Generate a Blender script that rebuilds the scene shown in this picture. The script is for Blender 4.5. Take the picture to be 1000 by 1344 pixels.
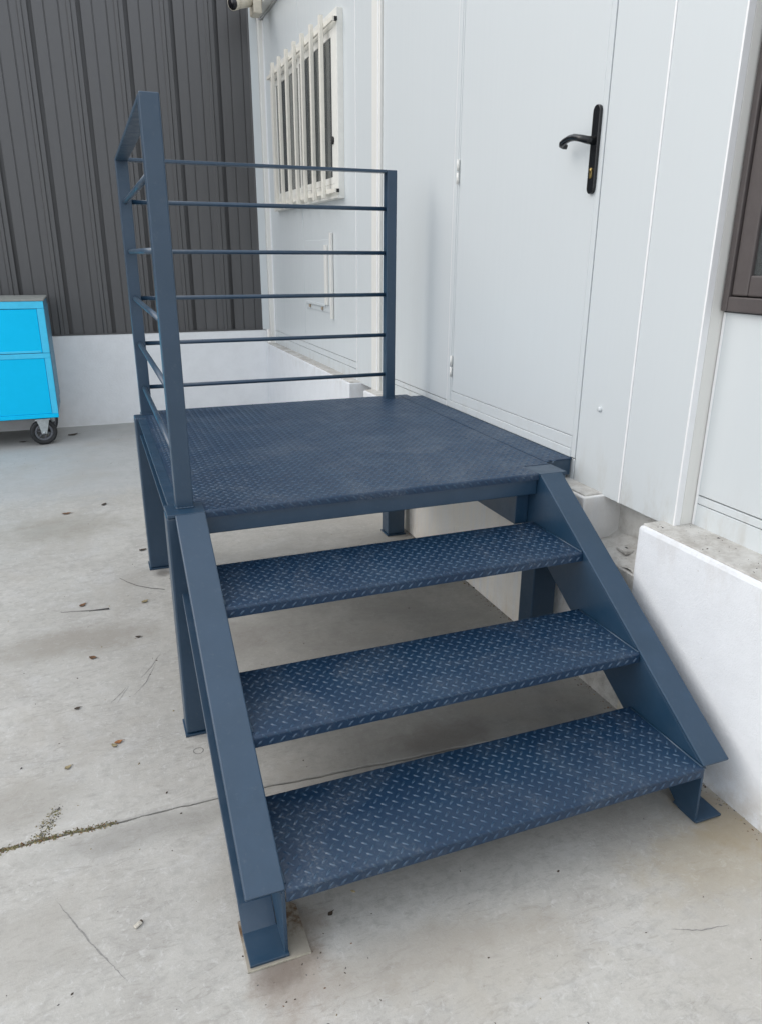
import bpy, bmesh, math, random
from mathutils import Vector, Matrix
random.seed(7)
R = math.radians
for o in list(bpy.data.objects): bpy.data.objects.remove(o)
S = bpy.context.scene
COL = S.collection

# ------------------------------------------------------------------ camera, sky, sun, exposure
cd = bpy.data.cameras.new('camera'); cam = bpy.data.objects.new('camera', cd); COL.objects.link(cam)
rt = Vector((0.93377, -0.35785, 0.00463)).normalized(); fw = Vector((0.33922, 0.88088, -0.33010)).normalized()
up = rt.cross(fw).normalized(); rt = fw.cross(up)
M = Matrix((rt, up, -fw)).transposed().to_4x4(); M.translation = Vector((-0.24016, -1.98996, 1.39922))
cam.matrix_world = M
cd.sensor_fit = 'VERTICAL'; cd.sensor_height = 24; cd.lens = 17.272
cd.clip_start = .05; cd.clip_end = 1000
S.camera = cam

SUN = Vector((-.72, .26, .64)).normalized()
w = bpy.data.worlds.new("World"); S.world = w; w.use_nodes = True
nt = w.node_tree; nt.nodes.clear()
sky = nt.nodes.new('ShaderNodeTexSky'); sky.sky_type = 'NISHITA'; sky.sun_disc = False
sky.sun_elevation = math.asin(SUN.z); sky.sun_rotation = math.atan2(SUN.x, SUN.y)
sky.air_density = 1.0; sky.dust_density = 4.0; sky.ozone_density = 1.0
hs = nt.nodes.new('ShaderNodeHueSaturation'); hs.inputs['Saturation'].default_value = .78
bg = nt.nodes.new('ShaderNodeBackground'); bg.inputs['Strength'].default_value = .15
wo = nt.nodes.new('ShaderNodeOutputWorld')
veil = nt.nodes.new('ShaderNodeMix'); veil.data_type = 'RGBA'; veil.inputs[0].default_value = .8      # even cloud veil over the clear sky
veil.inputs[7].default_value = (6.15, 6.5, 6.95, 1)
nt.links.new(sky.outputs[0], hs.inputs['Color']); nt.links.new(hs.outputs[0], veil.inputs[6]); nt.links.new(veil.outputs[2], bg.inputs[0]); nt.links.new(bg.outputs[0], wo.inputs[0])
sd = bpy.data.lights.new('sun', 'SUN'); sd.energy = .5; sd.angle = R(45); sd.color = (1, .95, .88)
so = bpy.data.objects.new('sun', sd); COL.objects.link(so)
so.rotation_euler = (-SUN).to_track_quat('-Z', 'Y').to_euler(); so.location = (-4, 2, 6)
S.view_settings.view_transform = 'Standard'; S.view_settings.look = 'None'
S.view_settings.exposure = 0.65; S.view_settings.gamma = 1; S.view_settings.use_curve_mapping = False

# ------------------------------------------------------------------ materials
class NT:
    def __init__(s, name):
        s.m = bpy.data.materials.new(name); s.m.use_nodes = True; s.t = s.m.node_tree; s.t.nodes.clear()
        s.out = s.n('ShaderNodeOutputMaterial'); s.b = s.n('ShaderNodeBsdfPrincipled'); s.l(s.b.outputs[0], s.out.inputs[0])
        s.pos = s.n('ShaderNodeNewGeometry').outputs['Position']
    def n(s, t, **k):
        x = s.t.nodes.new(t)
        for a, v in k.items(): setattr(x, a, v)
        return x
    def l(s, a, b): s.t.links.new(a, b)
    def put(s, inp, v):
        if isinstance(v, (int, float, tuple)): inp.default_value = v
        else: s.l(v, inp)
    def noise(s, scale, detail=4, rough=.55, vec=None, stretch=None, dist=0.0):
        x = s.n('ShaderNodeTexNoise'); x.inputs['Scale'].default_value = scale; x.inputs['Detail'].default_value = detail
        x.inputs['Roughness'].default_value = rough; x.inputs['Distortion'].default_value = dist
        v = vec or s.pos
        if stretch:
            mp = s.n('ShaderNodeMapping'); mp.inputs['Scale'].default_value = stretch; s.l(v, mp.inputs[0]); v = mp.outputs[0]
        s.l(v, x.inputs['Vector']); return x.outputs['Fac']
    def ramp(s, f, lo, hi, a=0.0, b=1.0):
        x = s.n('ShaderNodeMapRange'); x.clamp = True; x.interpolation_type = 'SMOOTHSTEP'
        x.inputs[1].default_value = lo; x.inputs[2].default_value = hi; x.inputs[3].default_value = a; x.inputs[4].default_value = b
        s.put(x.inputs[0], f); return x.outputs[0]
    def mix(s, f, a, b):
        x = s.n('ShaderNodeMix', data_type='RGBA'); s.put(x.inputs[0], f)
        for i, v in ((6, a), (7, b)):
            s.put(x.inputs[i], (v + (1,)) if isinstance(v, tuple) and len(v) == 3 else v)
        return x.outputs[2]
    def math(s, op, a, b=0.0, clamp=False):
        x = s.n('ShaderNodeMath', operation=op); x.use_clamp = clamp; s.put(x.inputs[0], a); s.put(x.inputs[1], b); return x.outputs[0]
    def xyz(s):
        x = s.n('ShaderNodeSeparateXYZ'); s.l(s.pos, x.inputs[0]); return x.outputs
    def blob(s, c, r, scale=(1, 1, 1), wob=.35, ns=14):
        """soft ragged spot of radius r (m) round world point c -> 0..1"""
        sb = s.n('ShaderNodeVectorMath', operation='SUBTRACT'); s.l(s.pos, sb.inputs[0]); sb.inputs[1].default_value = c
        mu = s.n('ShaderNodeVectorMath', operation='MULTIPLY'); s.l(sb.outputs[0], mu.inputs[0]); mu.inputs[1].default_value = scale
        ln = s.n('ShaderNodeVectorMath', operation='LENGTH'); s.l(mu.outputs[0], ln.inputs[0])
        d = s.math('ADD', ln.outputs['Value'], s.math('MULTIPLY', s.math('SUBTRACT', s.noise(ns, 5, .65), .5), r * wob * 4))
        return s.ramp(d, r * .25, r, 1, 0)
    def bump(s, h, dist=.001, strength=1.0):
        x = s.n('ShaderNodeBump'); x.inputs['Distance'].default_value = dist; x.inputs['Strength'].default_value = strength
        s.put(x.inputs['Height'], h); s.l(x.outputs[0], s.b.inputs['Normal'])
    def done(s, col, rough=.5, metal=0.0, spec=.5):
        s.put(s.b.inputs['Base Color'], (col + (1,)) if isinstance(col, tuple) and len(col) == 3 else col)
        s.put(s.b.inputs['Roughness'], rough); s.b.inputs['Metallic'].default_value = metal
        s.b.inputs['Specular IOR Level'].default_value = spec
        return s.m

def mat_paint(name, c, c2, rough, orange=.00012):
    k = NT(name)
    f = k.ramp(k.noise(9, 4, .6), .35, .7)
    rg = k.ramp(k.noise(26, 5, .7), .3, .75, rough - .05, rough + .10)
    k.bump(k.noise(330, 2, .5), orange, .6)
    dust = k.ramp(k.noise(60, 6, .75), .56, .80, 0, .16)
    c2 = k.mix(k.ramp(k.noise(5, 6, .7, stretch=(1, 1, .4)), .5, .75, 0, .5), c2, tuple(v * 1.35 + .006 for v in c2))
    chip = k.ramp(k.noise(150, 3, .6), .775, .80, 0, .7)
    return k.done(k.mix(chip, k.mix(dust, k.mix(f, c, c2), (.25, .26, .26)), (.20, .17, .14)), rg, spec=.72)
BLUE = mat_paint('blue_grey_paint', (.011, .040, .078), (.015, .046, .088), .36)
def mat_plate(name, ca, cb_, rl, rh):
    k = NT(name)
    f = k.ramp(k.noise(7, 4, .6), .35, .7)
    scuff = k.ramp(k.noise(4.2, 6, .72, dist=.9), .45, .68, 0, .55)
    fine = k.ramp(k.noise(120, 4, .7), .48, .70, .15, 1)
    c = k.mix(f, ca, cb_)
    c = k.mix(k.math('MULTIPLY', scuff, fine), c, (.17, .19, .21))
    c = k.mix(k.ramp(k.noise(55, 5, .75), .66, .74, 0, .35), c, (.22, .21, .19))
    rg = k.ramp(k.noise(22, 5, .7), .3, .75, rl, rh)
    k.bump(k.noise(200, 3, .6), .0003, .7)
    return k.done(c, rg)
PLATE = mat_plate('diamond_plate_paint', (.006, .027, .065), (.008, .033, .074), .36, .52)
CREST = mat_plate('worn_pattern_paint', (.018, .050, .098), (.036, .074, .125), .27, .40)
def mat_panel(name, c, warm):
    k = NT(name)
    x, y, z = k.xyz()
    st = k.noise(3.0, 5, .6, stretch=(6, 26, .8))
    big = k.noise(1.2, 3, .5)
    col = k.mix(k.ramp(st, .3, .75, 0, .22), c, warm)
    dirt = k.math('MULTIPLY', k.ramp(z, .60, .86, 1, 0), k.ramp(k.noise(16, 6, .7, stretch=(1, 1, .35)), .47, .70))
    run = k.math('MULTIPLY', k.ramp(k.noise(2.2, 5, .7, stretch=(8, 34, .55)), .60, .80), .10)
    col = k.mix(k.math('MULTIPLY', dirt, .40), col, (.42, .39, .33))
    col = k.mix(run, col, (.52, .50, .46))
    h = k.math('ADD', k.math('MULTIPLY', big, 1.0), k.math('MULTIPLY', k.noise(420, 2, .5), .02))
    k.bump(h, .003, .35)
    return k.done(col, k.ramp(st, .3, .7, .30, .42), spec=.45)
PANEL = mat_panel('white_lacquered_panel', (.612, .645, .655), (.585, .622, .634))
TRIM = mat_panel('cream_trim', (.76, .75, .71), (.72, .71, .67))
def mat_simple(name, c, rough=.5, metal=0.0, vary=.12, scale=30, bump=0.0, spec=.5):
    k = NT(name); f = k.ramp(k.noise(scale, 5, .65), .3, .75)
    d = tuple(max(0, v * (1 - vary)) for v in c)
    if bump: k.bump(k.noise(scale * 6, 4, .6), bump, .7)
    return k.done(k.mix(f, c, d), k.ramp(k.noise(scale * 2, 4, .6), .3, .7, rough * .85, min(1, rough * 1.15)), metal, spec)
BEAD = mat_simple('white_seam_bead', (.86, .86, .86), .35, vary=.04)
GAP = mat_simple('shadow_gap_sealant', (.50, .50, .50), .7)
WINF = mat_simple('white_window_frame', (.80, .79, .74), .35, vary=.07)
BARS = mat_simple('cream_bar_paint', (.78, .75, .67), .4, vary=.08)
BLACK = mat_simple('black_handle_enamel', (.009, .010, .012), .22, vary=.2)
BRASS = mat_simple('worn_brass', (.45, .33, .13), .35, 1.0, vary=.3, scale=200)
BROWN = mat_simple('brown_grey_window_alu', (.085, .072, .070), .42, vary=.10)
DARK = mat_simple('dark_interior', (.012, .012, .013), .7)
CURT = mat_simple('grey_blind', (.17, .16, .145), .8)
RUBBER = mat_simple('black_rubber', (.022, .023, .025), .62, vary=.3, scale=60)
HUB = mat_simple('grey_wheel_hub', (.13, .135, .15), .5)
ZINC = mat_simple('galvanised_fork', (.58, .62, .63), .36, .55, vary=.25, scale=50)
CYAN = mat_simple('cyan_paint', (.0010, .58, .96), .5, vary=.05, scale=6, spec=.15)
CYAN2 = mat_simple('light_cyan_paint', (.07, .62, .93), .5, vary=.10, scale=14, spec=.3)
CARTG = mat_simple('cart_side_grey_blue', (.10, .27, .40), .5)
CARTT = mat_simple('cart_top_dusty_grey', (.30, .31, .29), .75, vary=.3, scale=18)
BEIGE = mat_simple('beige_underside', (.40, .33, .25), .8, vary=.3)
CAMW = mat_simple('camera_housing_cream', (.62, .57, .47), .45, vary=.12)
LENS = mat_simple('camera_lens_black', (.01, .01, .013), .15)
LEAFM = mat_simple('dry_leaf_brown', (.20, .10, .045), .8, vary=.6, scale=90)
LEAFD = mat_simple('dry_leaf_dark', (.07, .05, .035), .8, vary=.5, scale=90)
LEAFO = mat_simple('dry_leaf_orange', (.36, .15, .05), .8, vary=.5, scale=120)
STRAW = mat_simple('dry_straw', (.33, .27, .15), .8, vary=.5, scale=120)
MOSS = mat_simple('dry_moss_green', (.20, .19, .09), .9, vary=.6, scale=150)
CHIP = mat_simple('white_chip', (.62, .58, .50), .7, vary=.4, scale=200)
TAR = mat_simple('dark_scuff', (.14, .135, .13), .85, vary=.4, scale=150)
SHIM = mat_simple('bare_steel_edge', (.50, .47, .38), .5, .2, vary=.3, scale=90)
def mat_shim():
    k = NT('rusty_shim'); f = k.ramp(k.noise(38, 6, .7), .38, .62); x, y, z = k.xyz()
    g = k.ramp(y, -.84, -.74)
    c = k.mix(k.math('MULTIPLY', f, g), (.33, .30, .25), (.13, .07, .03)); k.bump(k.noise(300, 4), .0005, .6)
    return k.done(c, .75)
RUST = mat_shim()
def mat_glass():
    k = NT('window_glass'); k.b.inputs['Transmission Weight'].default_value = .85; k.b.inputs['IOR'].default_value = 1.45
    return k.done((.40, .43, .43), .02)
GLASS = mat_glass()
def mat_clad():
    k = NT('anthracite_sheet')
    f = k.noise(2.0, 5, .6, stretch=(10, 10, .6)); x, y, z = k.xyz()
    c = k.mix(k.ramp(f, .3, .75), (.044, .043, .045), (.058, .057, .058))
    spot = k.ramp(k.noise(75, 3, .6), .70, .76, 0, .25)
    c = k.mix(spot, c, (.12, .12, .12))
    k.bump(k.noise(3.5, 3, .5), .004, .35)
    return k.done(c, k.ramp(f, .3, .7, .42, .52), spec=1.0)
CLAD = mat_clad()
def mat_concrete():
    k = NT('smooth_grey_concrete')
    x, y, z = k.xyz()
    n1 = k.noise(.9, 6, .6, dist=.4); n2 = k.noise(4.0, 8, .68, dist=.5); n3 = k.noise(28, 6, .7); n4 = k.noise(170, 4, .7)
    c = k.mix(k.ramp(n1, .36, .66), (.425, .412, .380), (.520, .506, .472))
    c = k.mix(k.math('MULTIPLY', k.ramp(n2, .44, .66), .55), c, (.36, .345, .32))
    c = k.mix(k.math('MULTIPLY', k.ramp(k.noise(2.3, 7, .7, dist=1.2), .52, .70), .5), c, (.52, .52, .515))
    c = k.mix(k.math('MULTIPLY', k.ramp(n3, .47, .66), .45), c, (.33, .32, .30))
    c = k.mix(k.math('MULTIPLY', k.ramp(n4, .5, .75), .20), c, (.22, .21, .20))
    tr = k.noise(34, 7, .75, stretch=(.55, 1.6, 1), dist=1.5)
    c = k.mix(k.math('MULTIPLY', k.ramp(tr, .48, .66), k.ramp(n2, .3, .62, .2, .85)), c, (.32, .305, .28))
    c = k.mix(k.ramp(k.noise(48, 6, .75, dist=1.0), .52, .68, 0, .45), c, (.62, .615, .60))
    c = k.mix(k.ramp(k.noise(420, 3, .7), .50, .75, 0, .35), c, (.25, .235, .21))
    speck = k.ramp(k.noise(95, 3, .6), .715, .755, 0, .6)
    c = k.mix(speck, c, (.09, .08, .07))
    # pale cement smears streaked along the trowel direction
    sm = k.ramp(k.noise(5.0, 6, .7, stretch=(.5, 2.2, 1), dist=.8), .57, .72, 0, .35)
    c = k.mix(sm, c, (.56, .56, .55))
    # darker grey tone under the stairs and landing
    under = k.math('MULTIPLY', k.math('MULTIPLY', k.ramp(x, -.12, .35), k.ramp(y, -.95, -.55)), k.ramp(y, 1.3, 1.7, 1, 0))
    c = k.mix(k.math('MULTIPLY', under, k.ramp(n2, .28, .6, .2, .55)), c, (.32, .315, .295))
    # band of dust at the wall foot, and a smooth bluish patch of cement far left
    c = k.mix(k.math('MULTIPLY', k.ramp(k.math('ADD', y, k.math('MULTIPLY', n2, .8)), 4.35, 5.0), .5), c, (.26, .24, .20))
    far = k.ramp(k.math('ADD', y, k.math('MULTIPLY', n2, 1.1)), 3.05, 3.35)
    c = k.mix(k.math('MULTIPLY', far, .55), c, (.40, .41, .41))
    c = k.mix(k.math('MULTIPLY', k.ramp(k.noise(1.7, 7, .7, dist=1.0), .50, .66), .45), c, (.39, .365, .325))
    # damp / rust marks with a shape of their own, plus shade painted before the bottom tread
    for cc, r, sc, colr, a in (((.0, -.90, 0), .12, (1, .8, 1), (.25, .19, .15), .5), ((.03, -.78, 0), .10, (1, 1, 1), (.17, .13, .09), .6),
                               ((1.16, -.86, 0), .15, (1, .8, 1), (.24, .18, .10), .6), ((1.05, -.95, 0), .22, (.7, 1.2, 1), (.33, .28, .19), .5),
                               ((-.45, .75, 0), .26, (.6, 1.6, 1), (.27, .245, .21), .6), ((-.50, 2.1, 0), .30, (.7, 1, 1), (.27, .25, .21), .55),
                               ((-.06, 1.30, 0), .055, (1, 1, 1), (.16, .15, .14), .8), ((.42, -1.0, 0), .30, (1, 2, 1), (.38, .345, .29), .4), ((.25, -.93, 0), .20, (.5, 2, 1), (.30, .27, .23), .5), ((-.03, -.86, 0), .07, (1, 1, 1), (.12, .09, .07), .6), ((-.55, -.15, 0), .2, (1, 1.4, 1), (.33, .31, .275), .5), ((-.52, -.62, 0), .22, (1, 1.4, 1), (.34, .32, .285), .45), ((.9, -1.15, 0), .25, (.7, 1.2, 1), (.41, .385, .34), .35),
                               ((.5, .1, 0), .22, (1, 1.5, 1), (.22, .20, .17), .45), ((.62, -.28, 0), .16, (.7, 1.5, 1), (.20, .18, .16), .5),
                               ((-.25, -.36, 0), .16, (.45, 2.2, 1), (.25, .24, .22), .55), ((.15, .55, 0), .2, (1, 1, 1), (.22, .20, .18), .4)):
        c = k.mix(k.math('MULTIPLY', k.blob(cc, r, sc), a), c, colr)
    h = k.math('ADD', k.math('MULTIPLY', n3, .5), k.math('ADD', k.math('MULTIPLY', n4, .35), k.math('MULTIPLY', n2, 1.0)))
    k.bump(h, .0022, .6)
    return k.done(c, k.ramp(n2, .3, .7, .55, .8), spec=.4)
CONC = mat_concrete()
XP_ = 1.220
def mat_render(name, c, tan, grime=.5):
    k = NT(name); x, y, z = k.xyz()
    n = k.noise(9, 7, .7); st = k.noise(3.2, 6, .65, stretch=(5, 9, .6)); f = k.noise(240, 4, .7)
    col = k.mix(k.ramp(n, .35, .7, 0, .5), c, tuple(v * .90 for v in c))
    low = k.math('MULTIPLY', k.ramp(z, .0, .16, 1, 0), k.ramp(k.noise(13, 6, .7), .35, .62))
    col = k.mix(k.math('MULTIPLY', low, grime), col, (.46, .40, .32))
    col = k.mix(k.math('MULTIPLY', k.blob((XP_, -.20, .02), .26, (1, 1, 1.3), .3, 18), .75), col, (.42, .36, .22)) if tan else col
    end = k.math('MULTIPLY', k.math('MULTIPLY', k.ramp(y, -.075, -.058, 1, 0), k.ramp(y, -.34, -.30)), k.ramp(k.noise(14, 7, .75), .32, .58, .45, 1))
    if tan: col = k.mix(k.math('MULTIPLY', end, k.ramp(x, 1.222, 1.235)), col, (.36, .335, .30))
    # bare, stained stretch of the wall beneath the landing, its colour lightened to stand in for light there
    und = k.math('MULTIPLY', k.ramp(y, -.15, .05), k.ramp(y, 1.5, 1.9, 1, 0))
    und = k.math('MULTIPLY', und, k.ramp(st, .25, .6, .35, 1))
    col = k.mix(k.math('MULTIPLY', und, tan * .75), col, (.86, .79, .68))
    col = k.mix(k.math('MULTIPLY', und, k.ramp(k.noise(4, 6, .7, stretch=(3, 6, .7)), .55, .75, 0, .4 * tan)), col, (.56, .46, .34))
    top = k.math('MULTIPLY', k.ramp(z, .5, .64), k.ramp(k.noise(11, 6, .75, stretch=(1, 1, .5)), .45, .62))
    col = k.mix(k.math('MULTIPLY', top, grime * .35), col, (.45, .40, .34))
    sp = k.ramp(k.noise(130, 3, .6), .70, .76, 0, .5); col = k.mix(sp, col, (.38, .34, .28))
    k.bump(k.math('ADD', f, k.math('MULTIPLY', k.noise(60, 4, .6), 1.2)), .0018, .6)
    return k.done(col, .85, spec=.25)
WHITE = mat_render('white_rendered_wall', (.765, .785, .81), .92)
WHITEB = mat_render('white_rendered_back_wall', (.82, .83, .84), 0, .12)
def mat_ledge():
    k = NT('dirty_ledge_mortar'); n = k.noise(22, 7, .72); n2 = k.noise(6, 5, .6)
    c = k.mix(k.ramp(n, .35, .68), (.56, .55, .52), (.40, .38, .35)); c = k.mix(k.ramp(n2, .45, .7, 0, .7), c, (.66, .66, .64))
    c = k.mix(k.ramp(k.noise(120, 3, .6), .66, .74, 0, .6), c, (.12, .10, .08))
    k.bump(k.noise(70, 6, .7), .004, .8)
    return k.done(c, .9, spec=.2)
LEDGE = mat_ledge()

# ------------------------------------------------------------------ mesh helpers
class MB:
    def __init__(s): s.bm = bmesh.new(); s.mats = []
    def mi(s, m):
        if m not in s.mats: s.mats.append(m)
        return s.mats.index(m)
    def _add(s, b2, m, smooth=False):
        i = s.mi(m); mp = {}
        for v in b2.verts: mp[v] = s.bm.verts.new(v.co)
        for f in b2.faces:
            try: g = s.bm.faces.new([mp[v] for v in f.verts])
            except ValueError: continue
            g.material_index = i; g.smooth = smooth
        b2.free()
    def box(s, x0, x1, y0, y1, z0, z1, m, bev=0.0, seg=2, mat=None):
        b = bmesh.new(); bmesh.ops.create_cube(b, size=1)
        for v in b.verts:
            v.co = Vector(((x0 + x1) / 2 + v.co.x * (x1 - x0), (y0 + y1) / 2 + v.co.y * (y1 - y0), (z0 + z1) / 2 + v.co.z * (z1 - z0)))
        if bev: bmesh.ops.bevel(b, geom=b.edges[:], offset=bev, segments=seg, profile=.5, affect='EDGES')
        if mat is not None: b.transform(mat)
        s._add(b, m, smooth=False); return s
    def prism(s, pts, axis, a, b_, m, bev=0.0):
        """closed polygon pts in the plane normal to axis, extruded from a to b_"""
        b = bmesh.new()
        def P(p, t): return Vector((t, p[0], p[1])) if axis == 'x' else (Vector((p[0], t, p[1])) if axis == 'y' else Vector((p[0], p[1], t)))
        lo = [b.verts.new(P(p, a)) for p in pts]; hi = [b.verts.new(P(p, b_)) for p in pts]
        b.faces.new(lo); b.faces.new(hi[::-1])
        n = len(pts)
        for i in range(n): b.faces.new([lo[i], hi[i], hi[(i + 1) % n], lo[(i + 1) % n]][::-1])
        bmesh.ops.recalc_face_normals(b, faces=b.faces[:])
        if bev: bmesh.ops.bevel(b, geom=b.edges[:], offset=bev, segments=2, profile=.5, affect='EDGES')
        s._add(b, m); return s
    def tube(s, pts, r, m, seg=12, smooth=True, flat=1.0):
        b = bmesh.new(); rings = []; pts = [Vector(p) for p in pts]
        rs = r if isinstance(r, (list, tuple)) else [r] * len(pts)
        for i, p in enumerate(pts):
            d = (pts[min(i + 1, len(pts) - 1)] - pts[max(i - 1, 0)]).normalized()
            a = d.cross(Vector((0, 0, 1)));
            if a.length < .01: a = Vector((1, 0, 0))
            a.normalize(); c = a.cross(d)
            rings.append([b.verts.new(p + (a * math.cos(t) * flat + c * math.sin(t)) * rs[i]) for t in [2 * math.pi * j / seg for j in range(seg)]])
        for q in range(len(rings) - 1):
            for j in range(seg): b.faces.new([rings[q][j], rings[q][(j + 1) % seg], rings[q + 1][(j + 1) % seg], rings[q + 1][j]])
        b.faces.new(rings[0][::-1]); b.faces.new(rings[-1])
        bmesh.ops.recalc_face_normals(b, faces=b.faces[:])
        s._add(b, m, smooth); return s
    def quads(s, vs, fs, m, smooth=False):
        b = bmesh.new(); V = [b.verts.new(v) for v in vs]
        for f in fs: b.faces.new([V[i] for i in f])
        s._add(b, m, smooth); return s
    def build(s, name, parent=None, **pr):
        me = bpy.data.meshes.new(name); s.bm.to_mesh(me); s.bm.free()
        for m in s.mats: me.materials.append(m)
        o = bpy.data.objects.new(name, me); COL.objects.link(o)
        if parent: o.parent = parent; o.matrix_parent_inverse = Matrix.Translation(-parent.location) if parent.type == 'EMPTY' and parent.parent is None else Matrix()
        for a, v in pr.items(): o[a] = v
        return o
def rel(o):   # keep children authored in world space
    return o
def thing(name, label, cat, loc=(0, 0, 0), group=None):
    o = bpy.data.objects.new(name, None); COL.objects.link(o); o.location = loc; o.empty_display_size = .1
    o['label'] = label; o['category'] = cat
    if group: o['group'] = group
    return o
def tag(o, label, cat, group=None):
    o['label'] = label; o['category'] = cat
    if group: o['group'] = group
    return o
def box(name, a, m, parent=None, bev=0.0, **pr):
    return MB().box(*a, m, bev).build(name, parent, **pr)

# ------------------------------------------------------------------ dimensions (metres, fitted)
H = .720; W = 1.083; XW = 1.302; XR = 1.366; XP = 1.220; YB = 4.704; ZP = .644; ZB = .756

# ------------------------------------------------------------------ ground: base sheet and two cast slabs with an open joint
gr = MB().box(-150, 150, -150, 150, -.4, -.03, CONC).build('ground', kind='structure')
def joint(x):
    base = -.303 if x < 0 else -.303 - .060 * x
    return base + .0016 * math.sin(x * 23) + .0010 * math.sin(x * 71 + 1) + .0007 * math.sin(x * 190)
def slab(side, other):
    xs = [-30, -8, -3] + [-1.6 + i * .02 for i in range(int(2.9 / .02) + 1)] + [1.35]
    xs = sorted(set(xs)); vs = []; fs = []
    for x in xs:
        g = joint(x) + side * (.0013 + .0012 * abs(math.sin(x * 37)) + .001 * random.random())
        vs += [(x, other, 0), (x, g + side * .004, 0), (x, g, -.003), (x, g, -.032)]
    for i in range(len(xs) - 1):
        for j in range(3):
            f = [i * 4 + j, (i + 1) * 4 + j, (i + 1) * 4 + j + 1, i * 4 + j + 1]
            fs.append(f if side < 0 else f[::-1])
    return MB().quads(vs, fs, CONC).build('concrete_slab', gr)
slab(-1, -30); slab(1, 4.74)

# ------------------------------------------------------------------ back boundary: rendered base wall with dark sheet cladding above
bw = MB().box(-6, 1.24, YB, YB + .25, -.03, ZB, WHITEB, .006)
bw = tag(bw.build('base_wall'), 'white rendered low wall below the dark cladding at the back', 'wall')
cl = thing('metal_cladding_wall', 'anthracite ribbed sheet metal wall above the white base at the back', 'wall', (-2, YB + .05, ZB))
PITCH = .3325
def clad_mesh():
    # one module seen from the front (-y): deep groove at 0, two fine joints, one shallow rib
    prof = [(-.0, 0), (.0005, .004), (-.012, .012), (-.012, .115), (.044, .115), (.044, .012), (.0305, .004), (.031, 0), (.106, 0), (.108, .008), (.114, .008), (.116, 0),
            (.206, 0), (.208, .008), (.214, .008), (.216, 0), (.262, 0), (.270, -.010), (.292, -.010), (.300, 0), (PITCH - .001, 0)]
    z0, z1 = 0, 3.4; vs = []; fs = []
    for x, y in prof: vs += [(x, y, z0), (x, y, z1)]
    for i in range(len(prof) - 1): fs.append([2 * i, 2 * i + 2, 2 * i + 3, 2 * i + 1])
    n = len(vs)
    vs += [(0, .05, z0), (PITCH, .05, z0), (PITCH, .05, z1), (0, .05, z1)]; fs.append([n, n + 3, n + 2, n + 1])
    return vs, fs
cv, cf = clad_mesh(); first = None
x = -.394 - 15 * PITCH
while x < 1.19:
    if first is None:
        first = MB().quads(cv, cf, CLAD).build('cladding_panel', cl); o = first; o.matrix_parent_inverse = Matrix()
    else:
        o = first.copy(); COL.objects.link(o)
    x1 = x
    o.location = Vector((x - .010, YB + .012, ZB + .004)) - cl.location
    x += PITCH
MB().box(-6, 1.20, YB + .135, YB + .2, ZB, 4.2, DARK).build('backing_board', cl)
MB().box(-6, 1.196, YB - .002, YB + .010, ZB + .001, ZB + .012, CLAD).build('drip_flashing', cl)

# ------------------------------------------------------------------ plinth of the cabin
def plinth(name, y0, y1, label):
    o = MB()
    o.box(XP, XP + .32, y0, y1, -.03, ZP - .004, WHITE, .012 if y1 < 0 else .005)
    t = o.build(name); tag(t, label, 'wall')
    MB().box(XP + .012, XP + .30, y0 + .012, y1 - .008, ZP - .006, ZP + .0015, LEDGE, .002).build('mortar_ledge', t)
    return t
plinth('plinth_wall', -6, -.335, 'white rendered plinth beside the bottom steps, right foreground')
plinth('plinth_wall', -.064, 2.10, 'stained beige plinth behind and beneath the blue landing')
plinth('plinth_wall', 2.36, YB - .002, 'white plinth below the barred window in the far corner')
for (a, b_, nm, lb) in ((-.345, -.054, 'notch_wall', 'dirty recessed concrete notch between plinth ends beside the steps'),
                        (2.09, 2.37, 'notch_wall', 'small grey concrete notch in the plinth behind the landing')):
    t = MB().box(XP + .001, XP + .30, a, b_, -.03, .475, LEDGE, .003)
    t.box(XP + .155, XP + .30, a - .004, b_ + .004, .47, ZP + .03, LEDGE, .006)
    t = tag(t.build(nm), lb, 'wall')
    m = MB(); n = 14
    vs = []; fs = []
    for i in range(n + 1):
        for j in range(9):
            yy = a + .01 + (b_ - a - .02) * i / n; xx = XP + .008 + .15 * j / 8
            vs.append((xx, yy, .478 + .030 * (j / 8) ** 1.6 + .006 * math.sin(i * 1.3 + j) + random.uniform(-.003, .003)))
    for i in range(n):
        for j in range(8): fs.append([i * 9 + j, i * 9 + j + 1, (i + 1) * 9 + j + 1, (i + 1) * 9 + j][::-1])
    m.quads(vs, fs, LEDGE, True).build('mortar_bed', t)
    if a < 0:
        MB().box(XP + .066, XP + .112, -.220, -.170, .485, .4985, LEDGE, .004).box(XP + .086, XP + .092, -.20, -.188, .4988, .4996, DARK).build('fixing_plate', t)

# ------------------------------------------------------------------ white modular cabin
cb = thing('modular_cabin', 'white panelled modular cabin with a door, along the right side', 'building', (XW, 1, ZP))
def panel(y0, y1, z0, z1, x=XW, m=PANEL, t=.010, bev=.0015, name='wall_panel'):
    return MB().box(x, x + t, y0, y1, z0, z1, m, bev).build(name, cb)
ZT = 3.14; Z0 = .6365
MB().box(XR + .0105, 3.4, -6, YB + .3, Z0 + .02, 3.6, DARK).build('cabin_core', cb)
MB().box(XW + .0105, XR + .030, -.380, YB + .3, Z0 + .02, 3.6, GAP).build('panel_backing', cb)
# recessed near bay with the brown window
panel(-1.9, -.397, .7385, 1.256, XR); panel(-1.9, -.397, .712, .7350, XR); panel(-1.9, -.397, Z0, .7095, XR)
panel(-1.9, -.397, 2.46, ZT, XR); panel(-6, -1.904, Z0, ZT, XR)
MB().box(XR - .001, XR + .004, -.404, -.396, Z0, 1.255, BEAD).build('seam_bead', cb)
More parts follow.
